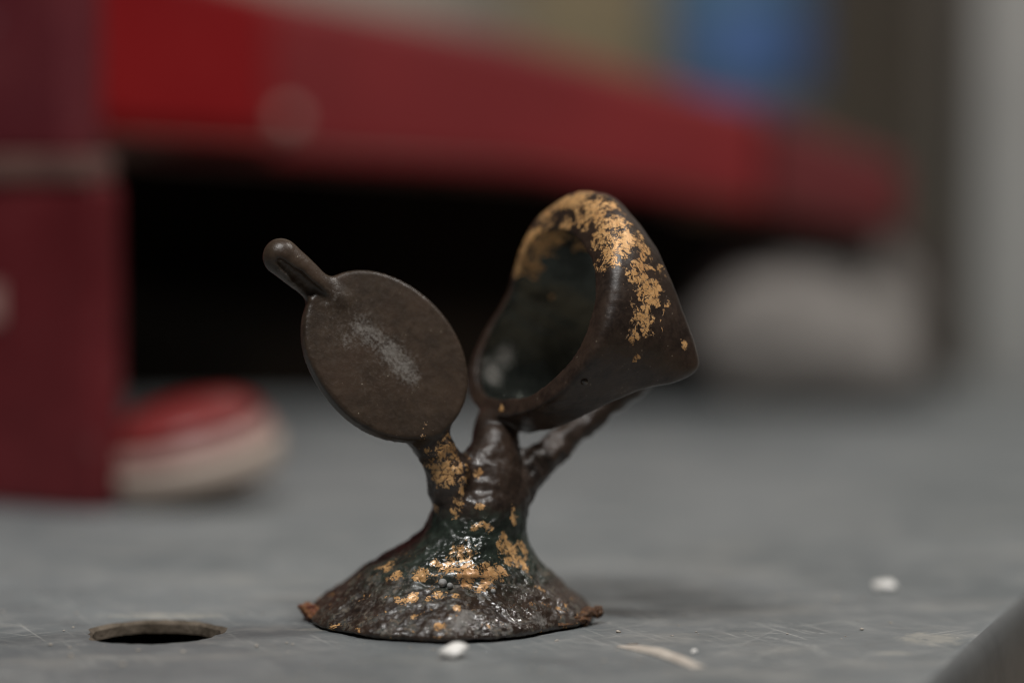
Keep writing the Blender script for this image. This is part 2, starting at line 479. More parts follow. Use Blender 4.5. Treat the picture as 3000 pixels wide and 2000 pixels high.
def chain(pts, rads, part, k, lump=0.0, freq=2.0, seed=1):
    for i in range(len(pts) - 1):
        lo = np.minimum(pts[i], pts[i + 1]) - max(rads[i], rads[i + 1]) - 2.2
        hi = np.maximum(pts[i], pts[i + 1]) + max(rads[i], rads[i + 1]) + 2.2
        s, X, Y, Z = sub(lo, hi)
        d = cone_seg(X, Y, Z, pts[i], pts[i + 1], rads[i], rads[i + 1])
        if lump: d = d + lump * wob(X, Y, Z, freq, seed)
        add(s, d, part, k)

P_BASE, P_STEM_A, P_STEM_B, P_STEM_C, P_PLATE, P_TAB, P_RING, P_BEAD = range(1, 9)
PLATE_C = np.array([-5.62, -3.0, 25.3])
ca, sa = math.cos(math.radians(48)), math.sin(math.radians(48))
_L0 = np.array([ca, 0, -sa]); _M0 = np.array([sa, 0, ca])          # long and short axis seen from the front
TIL = math.radians(27)
PL_L = _L0
PL_M = _M0 * math.cos(TIL) + np.array([0, 1.0, 0]) * math.sin(TIL)      # upper right edge leans away
PL_N = _M0 * math.sin(TIL) - np.array([0, 1.0, 0]) * math.cos(TIL)      # faces the viewer and up to the right
PL_A, PL_B, PL_T = 9.0, 7.1, 0.72

RC = np.array([8.75, 1.6, 29.7])
a0 = math.radians(67)                                               # long axis of the opening in the picture plane
RU = np.array([math.cos(a0), 0, math.sin(a0)])
q0 = np.array([math.sin(a0), 0, -math.cos(a0)])                     # right and a little down
RA = q0 * math.sin(math.radians(60)) + np.array([0, 1.0, 0]) * math.cos(math.radians(60))   # where the band runs
RV = q0 * math.cos(math.radians(60)) - np.array([0, 1.0, 0]) * math.sin(math.radians(60))   # side of the band next to the viewer
TH = np.array([0, 15, 30, 45, 60, 75, 87, 97, 105, 120, 135, 150, 165, 180, 195, 205, 215, 225, 240, 255, 270, 285, 300, 315, 330, 345, 360.0])
R_FAR = np.array([3.4, 4.5, 6.0, 7.3, 8.8, 10.8, 12.1, 10.2, 8.3, 6.2, 4.5, 4.0, 3.8, 4.2, 6.0, 8.0, 10.0, 11.5, 12.5, 12.5, 12.5, 12.0, 11.0, 8.0, 5.5, 4.0, 3.4])
R_NEAR = np.array([0, 0, 0, 0, 0, 0, 0, 0, 0, 0, 0, 0, 0, 0, 0, 0, 0, 0.1, 0.5, 1.0, 1.2, 0.8, 0.3, 0, 0, 0, 0.0])
R_IN = np.array([7.9, 7.7, 7.9, 8.5, 8.9, 9.2, 9.4, 9.5, 9.5, 9.3, 9.2, 9.2, 9.2, 9.8, 10.5, 10.9, 10.7, 10.1, 8.8, 7.9, 7.5, 7.8, 8.1, 8.5, 8.3, 8.0, 7.8])
R_ON = np.array([12.7, 12.3, 12.1, 11.9, 11.8, 11.9, 12.0, 11.9, 11.7, 11.3, 10.9, 10.8, 10.8, 11.2, 12.0, 12.3, 12.1, 11.5, 10.1, 9.2, 8.8, 9.1, 9.7, 10.7, 11.6, 12.4, 12.7])
R_KS = np.array([2.6, 2.9, 3.1, 3.0, 2.6, 2.0, 1.4, 1.0, 0.8, 0.5, 0.35, 0.3, 0.3, 0.3, 0.4, 0.5, 0.6, 0.6, 0.6, 0.6, 0.6, 0.8, 1.0, 1.4, 2.0, 2.6, 3.0])
R_KF = np.array([0.6, 0.7, 0.8, 0.9, 1.1, 1.4, 1.6, 1.4, 1.0, 0.5, 0.3, 0.25, 0.25, 0.25, 0.3, 0.4, 0.5, 0.5, 0.5, 0.5, 0.5, 0.5, 0.5, 0.5, 0.5, 0.5, 0.6])
R_OF = np.array([12.3, 11.5, 11.2, 11.0, 11.0, 11.6, 12.4, 11.9, 10.9, 10.4, 10.9, 11.0, 11.4, 11.8, 11.9, 11.8, 11.5, 11.1, 10.3, 9.9, 9.6, 10.0, 10.2, 10.6, 11.2, 11.9, 12.3])

BASE_C = (0.15, 1.5)
BZ = np.array([-1, 0.0, 0.45, 1.0, 2.1, 3.7, 5.0, 6.2, 7.3, 8.6, 10.3, 12.0, 14.0])
BR = np.array([13.0, 13.45, 13.75, 13.3, 11.9, 10.0, 8.5, 7.0, 5.75, 4.8, 4.25, 4.1, 3.0])
BX = np.array([0, 0, 0, 0.1, 0.15, 0.3, 0.5, 1.0, 1.7, 2.2, 2.65, 2.9, 3.0])
BY = np.array([0, 0, 0, 0, -.2, -.5, -.8, -1.0, -1.2, -1.3, -1.4, -1.4, -1.4])

def pinterp(x, xs, ys):
    """smooth periodic interpolation through a table"""
    e = np.concatenate([xs[:-1] - 360, xs, xs[1:] + 360]); v = np.concatenate([ys[:-1], ys, ys[1:]])
    g = np.arange(-360, 720, 1.0)
    f = np.interp(g, e, v)
    ker = np.hanning(15); ker /= ker.sum()
    f = np.convolve(f, ker, 'same')
    return np.interp(x, g, f)

DRIPS = [[(-0.59, -5.74, 6.57), (0.83, -5.92, 6.85), (2.09, -5.69, 7.27), (3.04, -5.43, 7.42), (3.67, -5.1, 7.75)],
         [(-0.45, -5.26, 7.07), (0.5, -5.23, 7.45), (1.45, -5.12, 8.01), (2.24, -5.02, 8.28)],
         [(-1.86, -4.77, 7), (-1.75, -4.22, 7.3), (-1.64, -3.82, 7.63)],
         [(-1.66, -7.11, 5.2), (-1.57, -6.7, 5.61), (-1.69, -6.03, 6.04)],
         [(3.06, -7.23, 4.52), (5.73, -6.74, 4.12)],
         [(2.07, -4.49, 9.26), (3.02, -4.39, 9.47), (3.4, -4.29, 9.68)],
         [(2.58, -6.65, 6.01), (3.67, -5.97, 6.23), (4.62, -5.36, 6.52)],
         [(1.81, -0.25, 15.67), (1.73, -2.73, 14.81), (1.42, -3.29, 13.59), (1.29, -3.51, 12.02), (0.94, -3.68, 10.75)]]
def build_field():
    # flared foot
    s, X, Y, Z = sub((-16, -15, -1), (16.5, 17, 14))
    zz = np.arange(-1, 14.01, 0.05)
    ker = np.hanning(17); ker /= ker.sum()
    rr = np.convolve(np.pad(np.interp(zz, BZ, BR), 8, 'edge'), ker, 'valid')
    R = np.interp(Z, zz, rr); cx = BASE_C[0] + np.interp(Z, BZ, BX); cy = BASE_C[1] + np.interp(Z, BZ, BY)
    dx, dy = X - cx, Y - cy
    ang = np.arctan2(dy, dx)
    rad = np.sqrt(dx * dx + dy * dy)
    wavy = 1 + 0.018 * np.sin(3 * ang + 0.6) + 0.012 * np.sin(5 * ang + 2.0) + 0.008 * np.sin(11 * ang)
    slope = np.interp(Z, [0, 0.6, 2, 6, 8, 14], [0.95, 0.8, 0.62, 0.66, 0.85, 1.0])
    d = (rad - R * wavy) * slope
    d = d + 0.20 * wob(X, Y, Z, 0.7, 3)
    # drip ledge two thirds up and a dented terrace on the front
    ledge = np.exp(-((Z - 5.3 - 0.25 * np.sin(ang * 3)) / 0.35) ** 2) * np.exp(-((ang + 1.45) / 0.55) ** 2)
    d = d - 0.32 * ledge
    dent = np.exp(-((Z - 4.5) / 0.4) ** 2) * np.exp(-((ang + 1.4) / 0.5) ** 2)
    d = d + 0.28 * dent
    d = smax(d, 0.12 + 0.10 * wob(X, Y, Z * 0, 0.8, 9) - Z, 0.35)          # flat underside, not quite level
    d = smax(d, Z - 12.5, 1.5)
    add(s, d, P_BASE, 0.5)
    for line in DRIPS:
        chain([np.array(p) for p in line], [0.16] + [0.26] * (len(line) - 2) + [0.14], P_BASE, 0.22, 0.05, 4.0, 51)
    # sprues
    chain([(1.9, -0.6, 9.5), (0.35, -1.5, 13.4), (-0.45, -2.0, 15.6), (-1.5, -2.3, 17.4), (-2.6, -2.3, 18.9)], [2.8, 1.9, 1.45, 1.7, 1.7], P_STEM_A, 1.1, 0.12, 3.4, 21)
    chain([(4.0, 0.0, 9.6), (4.5, 0.4, 13.5), (4.65, 1.5, 16.0), (4.6, 3.1, 17.9)], [3.0, 2.35, 1.95, 2.1], P_STEM_B, 1.5, 0.05, 3.4, 22)
    chain([(0.7, -0.6, 13.2), (3.4, 0.5, 14.5)], [1.5, 1.8], P_STEM_B, 1.3, 0.12, 3.0, 25)
    chain([(1.4, -0.3, 11.5), (5.0, 0.6, 13.0)], [1.9, 2.2], P_STEM_B, 1.3, 0.10, 3.4, 26)
    chain([(5.3, 1.0, 11.8), (7.9, 3.2, 14.0), (10.6, 5.2, 16.0), (14.2, 7.4, 18.8), (18.6, 9.0, 22.2)], [2.7, 1.75, 1.35, 1.15, 1.5], P_STEM_C, 0.8, 0.14, 3.0, 23)
    # oval plate
    s, X, Y, Z = sub((-19, -11, 14.5), (5, 6, 36))
    l = (X - PLATE_C[0]) * PL_L[0] + (Y - PLATE_C[1]) * PL_L[1] + (Z - PLATE_C[2]) * PL_L[2]
    m = (X - PLATE_C[0]) * PL_M[0] + (Y - PLATE_C[1]) * PL_M[1] + (Z - PLATE_C[2]) * PL_M[2]
    n = (X - PLATE_C[0]) * PL_N[0] + (Y - PLATE_C[1]) * PL_N[1] + (Z - PLATE_C[2]) * PL_N[2]
    k0 = np.sqrt((l / PL_A) ** 2 + (m / PL_B) ** 2) + 1e-6
    k1 = np.sqrt((l / PL_A ** 2) ** 2 + (m / PL_B ** 2) ** 2) + 1e-6
    d = k0 * (k0 - 1) / k1 + 0.10 * (n + PL_T) + 0.05 * wob(X, Y, Z, 0.9, 31)
    face = np.abs(n - 0.12 * (1 - np.minimum(k0, 1) ** 2)) - PL_T + 0.02 * wob(X, Y, Z, 1.1, 33)
    d = smax(d, face, 0.28)
    add(s, d, P_PLATE, 0.9)
    # thumb tab on the plate: bar with a long groove
    pts = [(-10.4, -2.5, 30.2), (-12.9, -3.6, 32.6), (-15.15, -4.3, 34.6)]
    s, X, Y, Z = sub((-19, -8, 27), (-7, 1, 38))
    d = np.minimum(cone_seg(X, Y, Z, pts[0], pts[1], 1.45, 1.5), cone_seg(X, Y, Z, pts[1], pts[2], 1.5, 1.72))
    g = smin(cone_seg(X, Y, Z, (-15.15, -5.78, 34.2), (-13.6, -5.08, 32.8), 0.3, 0.58), cone_seg(X, Y, Z, (-13.6, -5.08, 32.8), (-11.3, -4.12, 30.4), 0.58, 0.8), 0.3)
    d = smax(d, -g, 0.2) + 0.03 * wob(X, Y, Z, 2.0, 35)
    add(s, d, P_TAB, 0.7)
    # ring band
    s, X, Y, Z = sub((-4, -12, 15), (23.8, 19, 45.4))
    u = (X - RC[0]) * RU[0] + (Y - RC[1]) * RU[1] + (Z - RC[2]) * RU[2]
    v = (X - RC[0]) * RV[0] + (Y - RC[1]) * RV[1] + (Z - RC[2]) * RV[2]
    t = (X - RC[0]) * RA[0] + (Y - RC[1]) * RA[1] + (Z - RC[2]) * RA[2]
    r = np.sqrt(u * u + v * v)
    th = np.degrees(np.arctan2(v, u)) % 360
    far, near = pinterp(th, TH, R_FAR), pinterp(th, TH, R_NEAR)
    rin, on_, of_ = pinterp(th, TH, R_IN), pinterp(th, TH, R_ON), pinterp(th, TH, R_OF)
    w_ = np.clip((t - near) / (far - near), 0, 1)
    ro = on_ + (of_ - on_) * w_ ** 1.6
    lump = 0.07 * wob(X, Y, Z, 0.8, 41) + 0.025 * wob(X, Y, Z, 2.4, 42)
    kk = pinterp(th, TH, R_KS).astype(np.float32)
    outer = smax(r - ro + lump, near - t + lump * 0.5, kk)
    d = smax(outer, rin - r + 0.25 * np.clip(1.2 - t, 0, 1.2) ** 2 * -1.0 + lump, 0.35)
    d = smax(d, (t - far) * 0.9 + lump * 0.5, pinterp(th, TH, R_KF).astype(np.float32))
    add(s, d, P_RING, 0.8)
build_field()

def surface_nets(F):
    ins = F < 0
    c = np.zeros(tuple(n - 1 for n in F.shape), np.uint8)
    for i in (0, 1):
        for j in (0, 1):
            for k in (0, 1):
                c += ins[i:F.shape[0] - 1 + i, j:F.shape[1] - 1 + j, k:F.shape[2] - 1 + k]
    act = (c > 0) & (c < 8)
    I, J, K = np.nonzero(act)
    idx = np.full(act.shape, -1, np.int64)
    idx[I, J, K] = np.arange(len(I))
    acc = np.zeros((len(I), 3)); cnt = np.zeros(len(I))
    for ax in range(3):
        o1, o2 = [a for a in range(3) if a != ax]
        for p in (0, 1):
            for q in (0, 1):
                A = [I.copy(), J.copy(), K.copy()]
                A[o1] = A[o1] + p; A[o2] = A[o2] + q
                B = [a.copy() for a in A]; B[ax] = B[ax] + 1
                fa, fb = F[tuple(A)], F[tuple(B)]
                m = (fa < 0) != (fb < 0)
                t = np.where(m, fa / np.where(m, fa - fb, 1), 0)
                pt = np.zeros((len(I), 3))
                pt[:, ax] = t; pt[:, o1] = p; pt[:, o2] = q
                acc[m] += pt[m]; cnt[m] += 1
    V = np.stack([I, J, K], 1) + acc / cnt[:, None]
    V = LO + H * V
    quads = []
    for ax in range(3):
        o1, o2 = [(1, 2), (2, 0), (0, 1)][ax]
        sl0 = [slice(None)] * 3; sl1 = [slice(None)] * 3
        sl0[ax] = slice(0, -1); sl1[ax] = slice(1, None)
        cross = ins[tuple(sl0)] != ins[tuple(sl1)]
        E = np.array(np.nonzero(cross))
        ok = (E[o1] > 0) & (E[o2] > 0) & (E[o1] < F.shape[o1] - 1) & (E[o2] < F.shape[o2] - 1)
        E = E[:, ok]
        def cell(p, q):
            e = E.copy(); e[o1] -= p; e[o2] -= q
            return idx[e[0], e[1], e[2]]
        qd = np.stack([cell(1, 1), cell(0, 1), cell(0, 0), cell(1, 0)], 1)
        fl_ = ~ins[E[0], E[1], E[2]]
        qd[fl_] = qd[fl_][:, ::-1]
        quads.append(qd)
    Q = np.concatenate(quads)
    pid = PART[np.clip(np.round((V[:, 0] - LO[0]) / H).astype(int), 0, N[0] - 1), np.clip(np.round((V[:, 1] - LO[1]) / H).astype(int), 0, N[1] - 1), np.clip(np.round((V[:, 2] - LO[2]) / H).astype(int), 0, N[2] - 1)]
    return V, Q[(Q >= 0).all(1)], pid

SV, SQ, SP = surface_nets(FIELD)
# one gentle smoothing pass, then shared normals so that the seams between parts vanish
def smooth_pass(V, Q, lam):
    acc = np.zeros_like(V); cnt = np.zeros(len(V))
    for a, b in ((0, 1), (1, 2), (2, 3), (3, 0)):
        np.add.at(acc, Q[:, a], V[Q[:, b]]); np.add.at(acc, Q[:, b], V[Q[:, a]])
        np.add.at(cnt, Q[:, a], 1); np.add.at(cnt, Q[:, b], 1)
    return V + lam * (acc / cnt[:, None] - V)
SV = smooth_pass(SV, SQ, 0.5); SV = smooth_pass(SV, SQ, -0.52); SV = smooth_pass(SV, SQ, 0.5)
def perlin(P, seed):
    r = np.random.default_rng(seed)
    perm = r.permutation(256); perm = np.concatenate([perm, perm, perm])
    G = r.normal(size=(256, 3)); G /= np.linalg.norm(G, axis=1)[:, None]
    Pi = np.floor(P).astype(int); Pf = P - Pi
    w_ = Pf ** 3 * (Pf * (Pf * 6 - 15) + 10)
    out = 0
    for i in (0, 1):
        for j in (0, 1):
            for k in (0, 1):
                h = perm[perm[perm[(Pi[:, 0] + i) & 255] + ((Pi[:, 1] + j) & 255)] + ((Pi[:, 2] + k) & 255)]
                d = (G[h] * (Pf - (i, j, k))).sum(1)
                out = out + d * np.where(i, w_[:, 0], 1 - w_[:, 0]) * np.where(j, w_[:, 1], 1 - w_[:, 1]) * np.where(k, w_[:, 2], 1 - w_[:, 2])
    return out
def vnormals():
    fn_ = np.cross(SV[SQ[:, 2]] - SV[SQ[:, 0]], SV[SQ[:, 3]] - SV[SQ[:, 1]])
    n_ = np.zeros_like(SV)
    for i in range(4): np.add.at(n_, SQ[:, i], fn_)
    return n_ / (np.linalg.norm(n_, axis=1)[:, None] + 1e-12)
footw = np.interp(SV[:, 2], [0, 0.5, 5, 6.5, 10, 16, 19], [0, 1, 1, 0.55, 0.75, 0.7, 0])
disp = footw * (0.30 * perlin(SV * 0.5, 1) + 0.17 * perlin(SV * 1.25, 2) + 0.13 * perlin(SV * 2.4, 3)) + 0.03 * perlin(SV * 1.6, 4)
SV = SV + vnormals() * disp[:, None]
fn = np.cross(SV[SQ[:, 2]] - SV[SQ[:, 0]], SV[SQ[:, 3]] - SV[SQ[:, 1]])
SN = np.zeros_like(SV)
for i in range(4): np.add.at(SN, SQ[:, i], fn)
SN /= np.linalg.norm(SN, axis=1)[:, None] + 1e-12

# --- where the surface is gilded, green, wet, chalky or given a painted reflection (positions on the casting, mm)
FALL = 1.35
def blobs(lst):
    wgt = np.zeros(len(SV))
    for (x, y, z), r, a in lst:
        d2 = ((SV - (x, y, z)) ** 2).sum(1) / (r * r)
        wgt = np.maximum(wgt, a * np.exp(-0.6 * d2 / FALL))
    return wgt

GOLD = [
    ((11.12, 4.86, 39.69), 1.6, 0.75), ((12.39, 3.22, 40.01), 2, 0.85), ((13.92, 0.04, 39.05), 2, 0.85), ((9.51, 6.8, 38.69), 1.5, 0.75), ((15.41, -2.72, 37.48), 2, 0.85), 
    ((14.76, -3.15, 36.53), 1.5, 0.85), ((15.64, -4.99, 34.99), 1.5, 0.9), ((16.95, -3.89, 36.23), 2, 0.8), ((18.22, -3.8, 34.96), 1.6, 0.75), ((18.16, -5.04, 33.1), 1.6, 0.85), 
    ((18.8, -4.9, 32.15), 1.6, 0.9), ((18.61, -5.67, 30.61), 1.5, 0.9), ((18.42, -6.28, 29.06), 1.4, 0.8), ((18.09, -6.7, 27.83), 1, 0.7), ((17.45, -7.12, 27.23), 0.8, 0.65), 
    ((20.21, -2.41, 33.34), 1, 0.6), ((12.66, 1.04, 38.08), 1.2, 0.8), ((11.41, 2.81, 37.74), 1.2, 0.75), ((8.19, 7.54, 35.37), 2.2, 0.9), ((7.87, 8.62, 33.68), 1.6, 0.9), 
    ((9.51, 6.74, 36.38), 1.8, 0.85), ((10.84, 7.18, 36.04), 1.6, 0.8), ((12.86, 8.01, 35.36), 1.2, 0.75), ((13.94, -4.09, 33.7), 0.9, 0.7), ((10.59, 11.14, 30.57), 0.8, 0.6), 
    ((17.63, -6.59, 25.32), 0.4, 0.8), ((22.2, -3.99, 26.41), 0.35, 0.95), ((5.23, 0.58, 19.97), 0.3, 0.9), ((-0.01, -3.55, 15.7), 1.6, 0.9), ((-0.17, -3.6, 14.91), 1.2, 0.9), 
    ((0.31, -3.58, 17.14), 1, 0.7), ((-0.49, -3.54, 13.94), 0.8, 0.75), ((1.89, -1.21, 15.45), 0.45, 0.9), ((1.73, -2.73, 14.81), 0.45, 0.9), ((1.48, -3.25, 13.75), 0.45, 0.95), 
    ((1.26, -3.45, 12.65), 0.45, 0.95), ((1.26, -3.62, 11.71), 0.45, 0.9), ((0.94, -3.68, 10.75), 0.5, 0.9), ((2.99, -2.01, 14.09), 0.6, 0.7), ((-1.01, -2.36, 11.23), 0.6, 0.75), 
    ((6.2, -2.41, 10.91), 0.5, 0.85), ((6.36, -2.5, 9.96), 0.5, 0.85), ((3.34, -4.01, 11.34), 0.35, 0.9), ((-1.72, -4.61, 18.52), 1.2, 0.5), ((0.15, -3.71, 13.32), 0.5, 0.8), 
    ((1.87, -5.68, 7.33), 1, 0.9), ((6.07, -3.73, 6.91), 1.3, 0.95), ((6.71, -3.59, 6.25), 1.1, 0.9), ((7.39, -2.03, 6.79), 0.9, 0.9), ((0.34, -6.58, 6), 0.9, 0.9), 
    ((2.27, -7.18, 5.65), 1.2, 0.95), ((3.93, -6.64, 5.57), 1.2, 0.95), ((4.81, -6.34, 5.39), 0.9, 0.9), ((1.53, -7.51, 5.32), 0.7, 0.9), ((-2.16, -6.92, 5.36), 0.8, 0.95), 
    ((-4.39, -5.66, 5.16), 0.7, 0.95), ((-5.25, -3.73, 5.5), 0.6, 0.9), ((-1.06, -5.89, 6.34), 0.5, 0.8), ((2.61, -4.5, 9.36), 0.6, 0.85), ((4.04, -4.24, 9.2), 0.6, 0.85), 
    ((5.43, -3.59, 8.59), 0.5, 0.9), ((-2.86, -8.4, 3.6), 0.5, 0.85), ((-1.48, -8.61, 3.58), 0.6, 0.85), ((-0.74, -8.48, 3.81), 0.5, 0.85), ((1.18, -8.93, 3.76), 0.4, 0.85), 
    ((1.21, -10.21, 2.97), 0.6, 0.85), ((-4.02, -8.35, 3.28), 0.7, 0.7), ((-2.79, -10.34, 2.05), 0.4, 0.9), ((-0.27, -11.79, 1.47), 0.5, 0.8), ((3.06, -7.68, 4.18), 0.5, 0.8), ]
DUST_AND_GLARE = [  # dust spots, plus a lamp reflection painted on the ring's inner wall
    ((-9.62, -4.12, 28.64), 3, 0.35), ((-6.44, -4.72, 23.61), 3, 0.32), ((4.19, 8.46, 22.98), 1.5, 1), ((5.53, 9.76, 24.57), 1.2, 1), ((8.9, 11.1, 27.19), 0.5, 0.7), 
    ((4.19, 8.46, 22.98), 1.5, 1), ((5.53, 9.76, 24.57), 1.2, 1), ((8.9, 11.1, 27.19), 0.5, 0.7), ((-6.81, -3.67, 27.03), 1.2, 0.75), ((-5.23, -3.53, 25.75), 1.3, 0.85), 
    ((-3.97, -3.48, 24.47), 1.2, 0.8), ((-3.33, -3.55, 23.52), 1, 0.8), ((-7.75, -3.69, 27.98), 1.2, 0.7), ((-8.97, -4.54, 26.76), 1, 0.5), ((-10.25, -4.06, 30.85), 1, 0.5), 
    ((-14.7, -5.37, 33.11), 0.8, 0.7), ((-13.86, -4.31, 31.66), 0.8, 0.7), ((1.27, -11.66, 1.88), 0.9, 1), ((2.18, -10.81, 2.35), 0.8, 1), ((8.71, -7.67, 1.33), 0.8, 0.9), 
    ((-6.39, -6.89, 3.26), 2.5, 0.4), ]
WET = [
    ((6.2, -8.52, 2.59), 3.5, 1), ((7.46, -5.77, 3.71), 2, 1), ((3.73, -10.9, 2.05), 2.5, 0.9), ((3.04, -5.59, 7.19), 2.5, 1), ((-0.12, -5.91, 6.6), 1.5, 0.8), 
    ((-1.37, -6.21, 6.01), 1, 0.9), ((3.03, -4.63, 8.96), 1.5, 0.9), ((1.1, -3.51, 14.58), 1.5, 0.8), ]
gold = blobs(GOLD); dust = blobs(DUST_AND_GLARE); wet = blobs(WET)  # dust also carries the reflection painted inside the ring
green = np.clip(1.0 - (SV[:, 2] - 9.5) / 3.0, 0, 1) * np.clip((SV[:, 2] - 1.0) / 5.0, 0.25, 1) * 0.8
ring_in = (SP == P_RING)
rel = SV - RC
rr_ = np.sqrt((rel @ RU) ** 2 + (rel @ RV) ** 2)
radial = rel - (rel @ RA)[:, None] * RA
radial /= np.linalg.norm(radial, axis=1)[:, None]
inw = np.clip((-(SN * radial).sum(1) - 0.35) / 0.4, 0, 1) * ring_in * np.clip((rel @ RA - 0.3) / 0.8, 0, 1)
inner = inw > 0.5
green = np.maximum(green, 0.75 * inw)
polish = np.where(ring_in, 0.35 + 0.6 * inw, np.where((SP == P_PLATE) | (SP == P_TAB), 0.3, 0.1)).astype(np.float32)
low = np.clip(1.0 - (SV[:, 2] - 6.5) / 3.0, 0, 1)
wet = np.maximum(wet, 0.22 * low)
dust = np.maximum(dust, 0.18 * low)
gold = np.maximum(gold, 0.30 * low)
pl = (SP == P_PLATE) | (SP == P_TAB)
dust[pl] = np.maximum(dust[pl], 0.12)
wet = np.maximum(wet, 0.4 * np.clip(1.0 - np.abs(SV[:, 2] - 7.5) / 3.5, 0, 1))
crust = (np.clip(1.0 - (SV[:, 2] - 4.2) / 2.5, 0, 1) * (SP == P_BASE) * (1 - 0.6 * wet)).astype(np.float32)
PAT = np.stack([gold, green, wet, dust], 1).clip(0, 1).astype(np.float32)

root = empty('ring_casting')
tag(root, 'dark metal casting of ring and oval plate on flared foot, flecked with gold', 'casting')
fp = SP[SQ[:, 0]]
PN = {P_BASE: 'flared_foot', P_STEM_A: 'sprue', P_STEM_B: 'sprue', P_STEM_C: 'sprue', P_PLATE: 'oval_plate', P_TAB: 'thumb_tab', P_RING: 'ring_band'}
PARTOBJ = {}
for pid, nm in PN.items():
    qs = SQ[fp == pid]
    if not len(qs): continue
    used, inv = np.unique(qs, return_inverse=True)
    me = bpy.data.meshes.new(nm)
    inv = inv.reshape(-1, 4)
    me.vertices.add(len(used)); me.vertices.foreach_set('co', (SV[used] * MM).astype(np.float32).ravel())
    me.loops.add(inv.size); me.loops.foreach_set('vertex_index', inv.astype(np.int32).ravel())
    me.polygons.add(len(inv)); me.polygons.foreach_set('loop_start', np.arange(0, inv.size, 4, dtype=np.int32))
    me.update(calc_edges=True)
    me.validate()
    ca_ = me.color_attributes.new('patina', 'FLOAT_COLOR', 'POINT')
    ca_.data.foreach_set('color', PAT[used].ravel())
    cq_ = me.attributes.new('plate', 'FLOAT', 'POINT')
    cq_.data.foreach_set('value', np.where((SP == P_PLATE) | (SP == P_TAB), 1.0, 0.0).astype(np.float32)[used])
    cp_ = me.attributes.new('polish', 'FLOAT', 'POINT')
    cp_.data.foreach_set('value', polish[used])
    cb_ = me.attributes.new('crust', 'FLOAT', 'POINT')
    cb_.data.foreach_set('value', crust[used])
    o = link(nm, me, M['cast'], root)
    me.normals_split_custom_set_from_vertices(SN[used].astype(np.float32).tolist())
    PARTOBJ[pid] = o
PARTOBJ[P_TAB].parent = PARTOBJ[P_PLATE]

def lump(name, pos, size, mat, parent=None, rough=0.25, freq=0.6, rot=(0, 0, 0), sub_=3, seed=0):
    """small irregular solid, sizes in mm, resting centre at pos"""
    bm = bmesh.new()
    bmesh.ops.create_icosphere(bm, subdivisions=sub_, radius=1.0)
    off = Vector((seed * 3.7, seed * 1.3, 5))
    for v in bm.verts:
        p = v.co.normalized()
        v.co = p * (1 + rough * mnoise.noise(p * freq * 2 + off) + rough * 0.5 * mnoise.noise(p * freq * 5 + off))
        v.co = Vector((v.co.x * size[0], v.co.y * size[1], v.co.z * size[2]))
    bm.transform(Matrix.Translation(pos) @ Matrix.Rotation(rot[2], 4, 'Z') @ Matrix.Rotation(rot[1], 4, 'Y') @ Matrix.Rotation(rot[0], 4, 'X'))
    return bm_obj(name, bm, mat, parent, True)

for p, rb in (((12.83, -6.95, 23.24), 0.36), ((-0.16, -7.6, 4.77), 0.40), ((0.5, -8.0, 4.58), 0.28), ((4.48, -7.75, 4.01), 0.24)):
    b = lump('bead', p, (rb, rb, rb), M['cast'] if p[2] > 20 else M['chalk'], PARTOBJ[P_RING] if p[2] > 20 else PARTOBJ[P_BASE], 0.05, 0.6, sub_=3)
    cA = b.data.color_attributes.new('patina', 'FLOAT_COLOR', 'POINT')
    for dd in cA.data: dd.color = (0, 0.3, 0.5, 0.0 if p[2] > 20 else 0.7)

def burr(name, pieces, mat, label):
    """ragged flash left at the lip of the foot: several twisted crumbs fused into one piece"""
    bm = bmesh.new()
    for n_, (p, sz, rz, ry) in enumerate(pieces):
        r_ = bmesh.ops.create_icosphere(bm, subdivisions=3, radius=1.0)
        mt = Matrix.Translation(p) @ Matrix.Rotation(rz, 4, 'Z') @ Matrix.Rotation(ry, 4, 'Y')
        for v in r_['verts']:
            q = v.co.normalized()
            q = q * (1 + 0.55 * mnoise.noise(q * 1.7 + Vector((n_ * 3.1, 2, 1))) + 0.3 * mnoise.noise(q * 4.2 + Vector((n_, 7, 1))))
            v.co = mt @ Vector((q.x * sz[0], q.y * sz[1], q.z * sz[2]))
    o = bm_obj(name, bm, mat, PARTOBJ[P_BASE], True)
    o['label'] = label
burr('burr', [((12.2, -4.2, 0.75), (1.3, 0.5, 0.35), 0.6, 0.1), ((13.0, -3.2, 0.95), (0.8, 0.45, 0.5), 0.3, -0.6), ((13.6, -2.4, 1.15), (0.75, 0.4, 0.38), -0.2, 0.5),
              ((14.2, -1.9, 1.35), (0.55, 0.35, 0.3), 0.5, -0.4), ((13.2, -3.5, 0.45), (0.35, 0.3, 0.55), 0.0, 0.3), ((14.5, -1.9, 1.0), (0.3, 0.3, 0.42), 0.0, 0.2),
              ((11.0, -5.6, 0.55), (1.2, 0.35, 0.25), 0.75, 0.0)], M['burr'], 'ragged copper coloured burr')
burr('burr', [((-12.9, -0.6, 1.0), (0.9, 0.8, 0.62), 0.3, 0.3), ((-12.5, -1.6, 0.75), (0.6, 0.5, 0.45), 0.2, 0.0), ((-13.2, 0.6, 1.0), (0.6, 0.8, 0.5), 0.2, 0.0)], M['rust'], 'reddish burr')


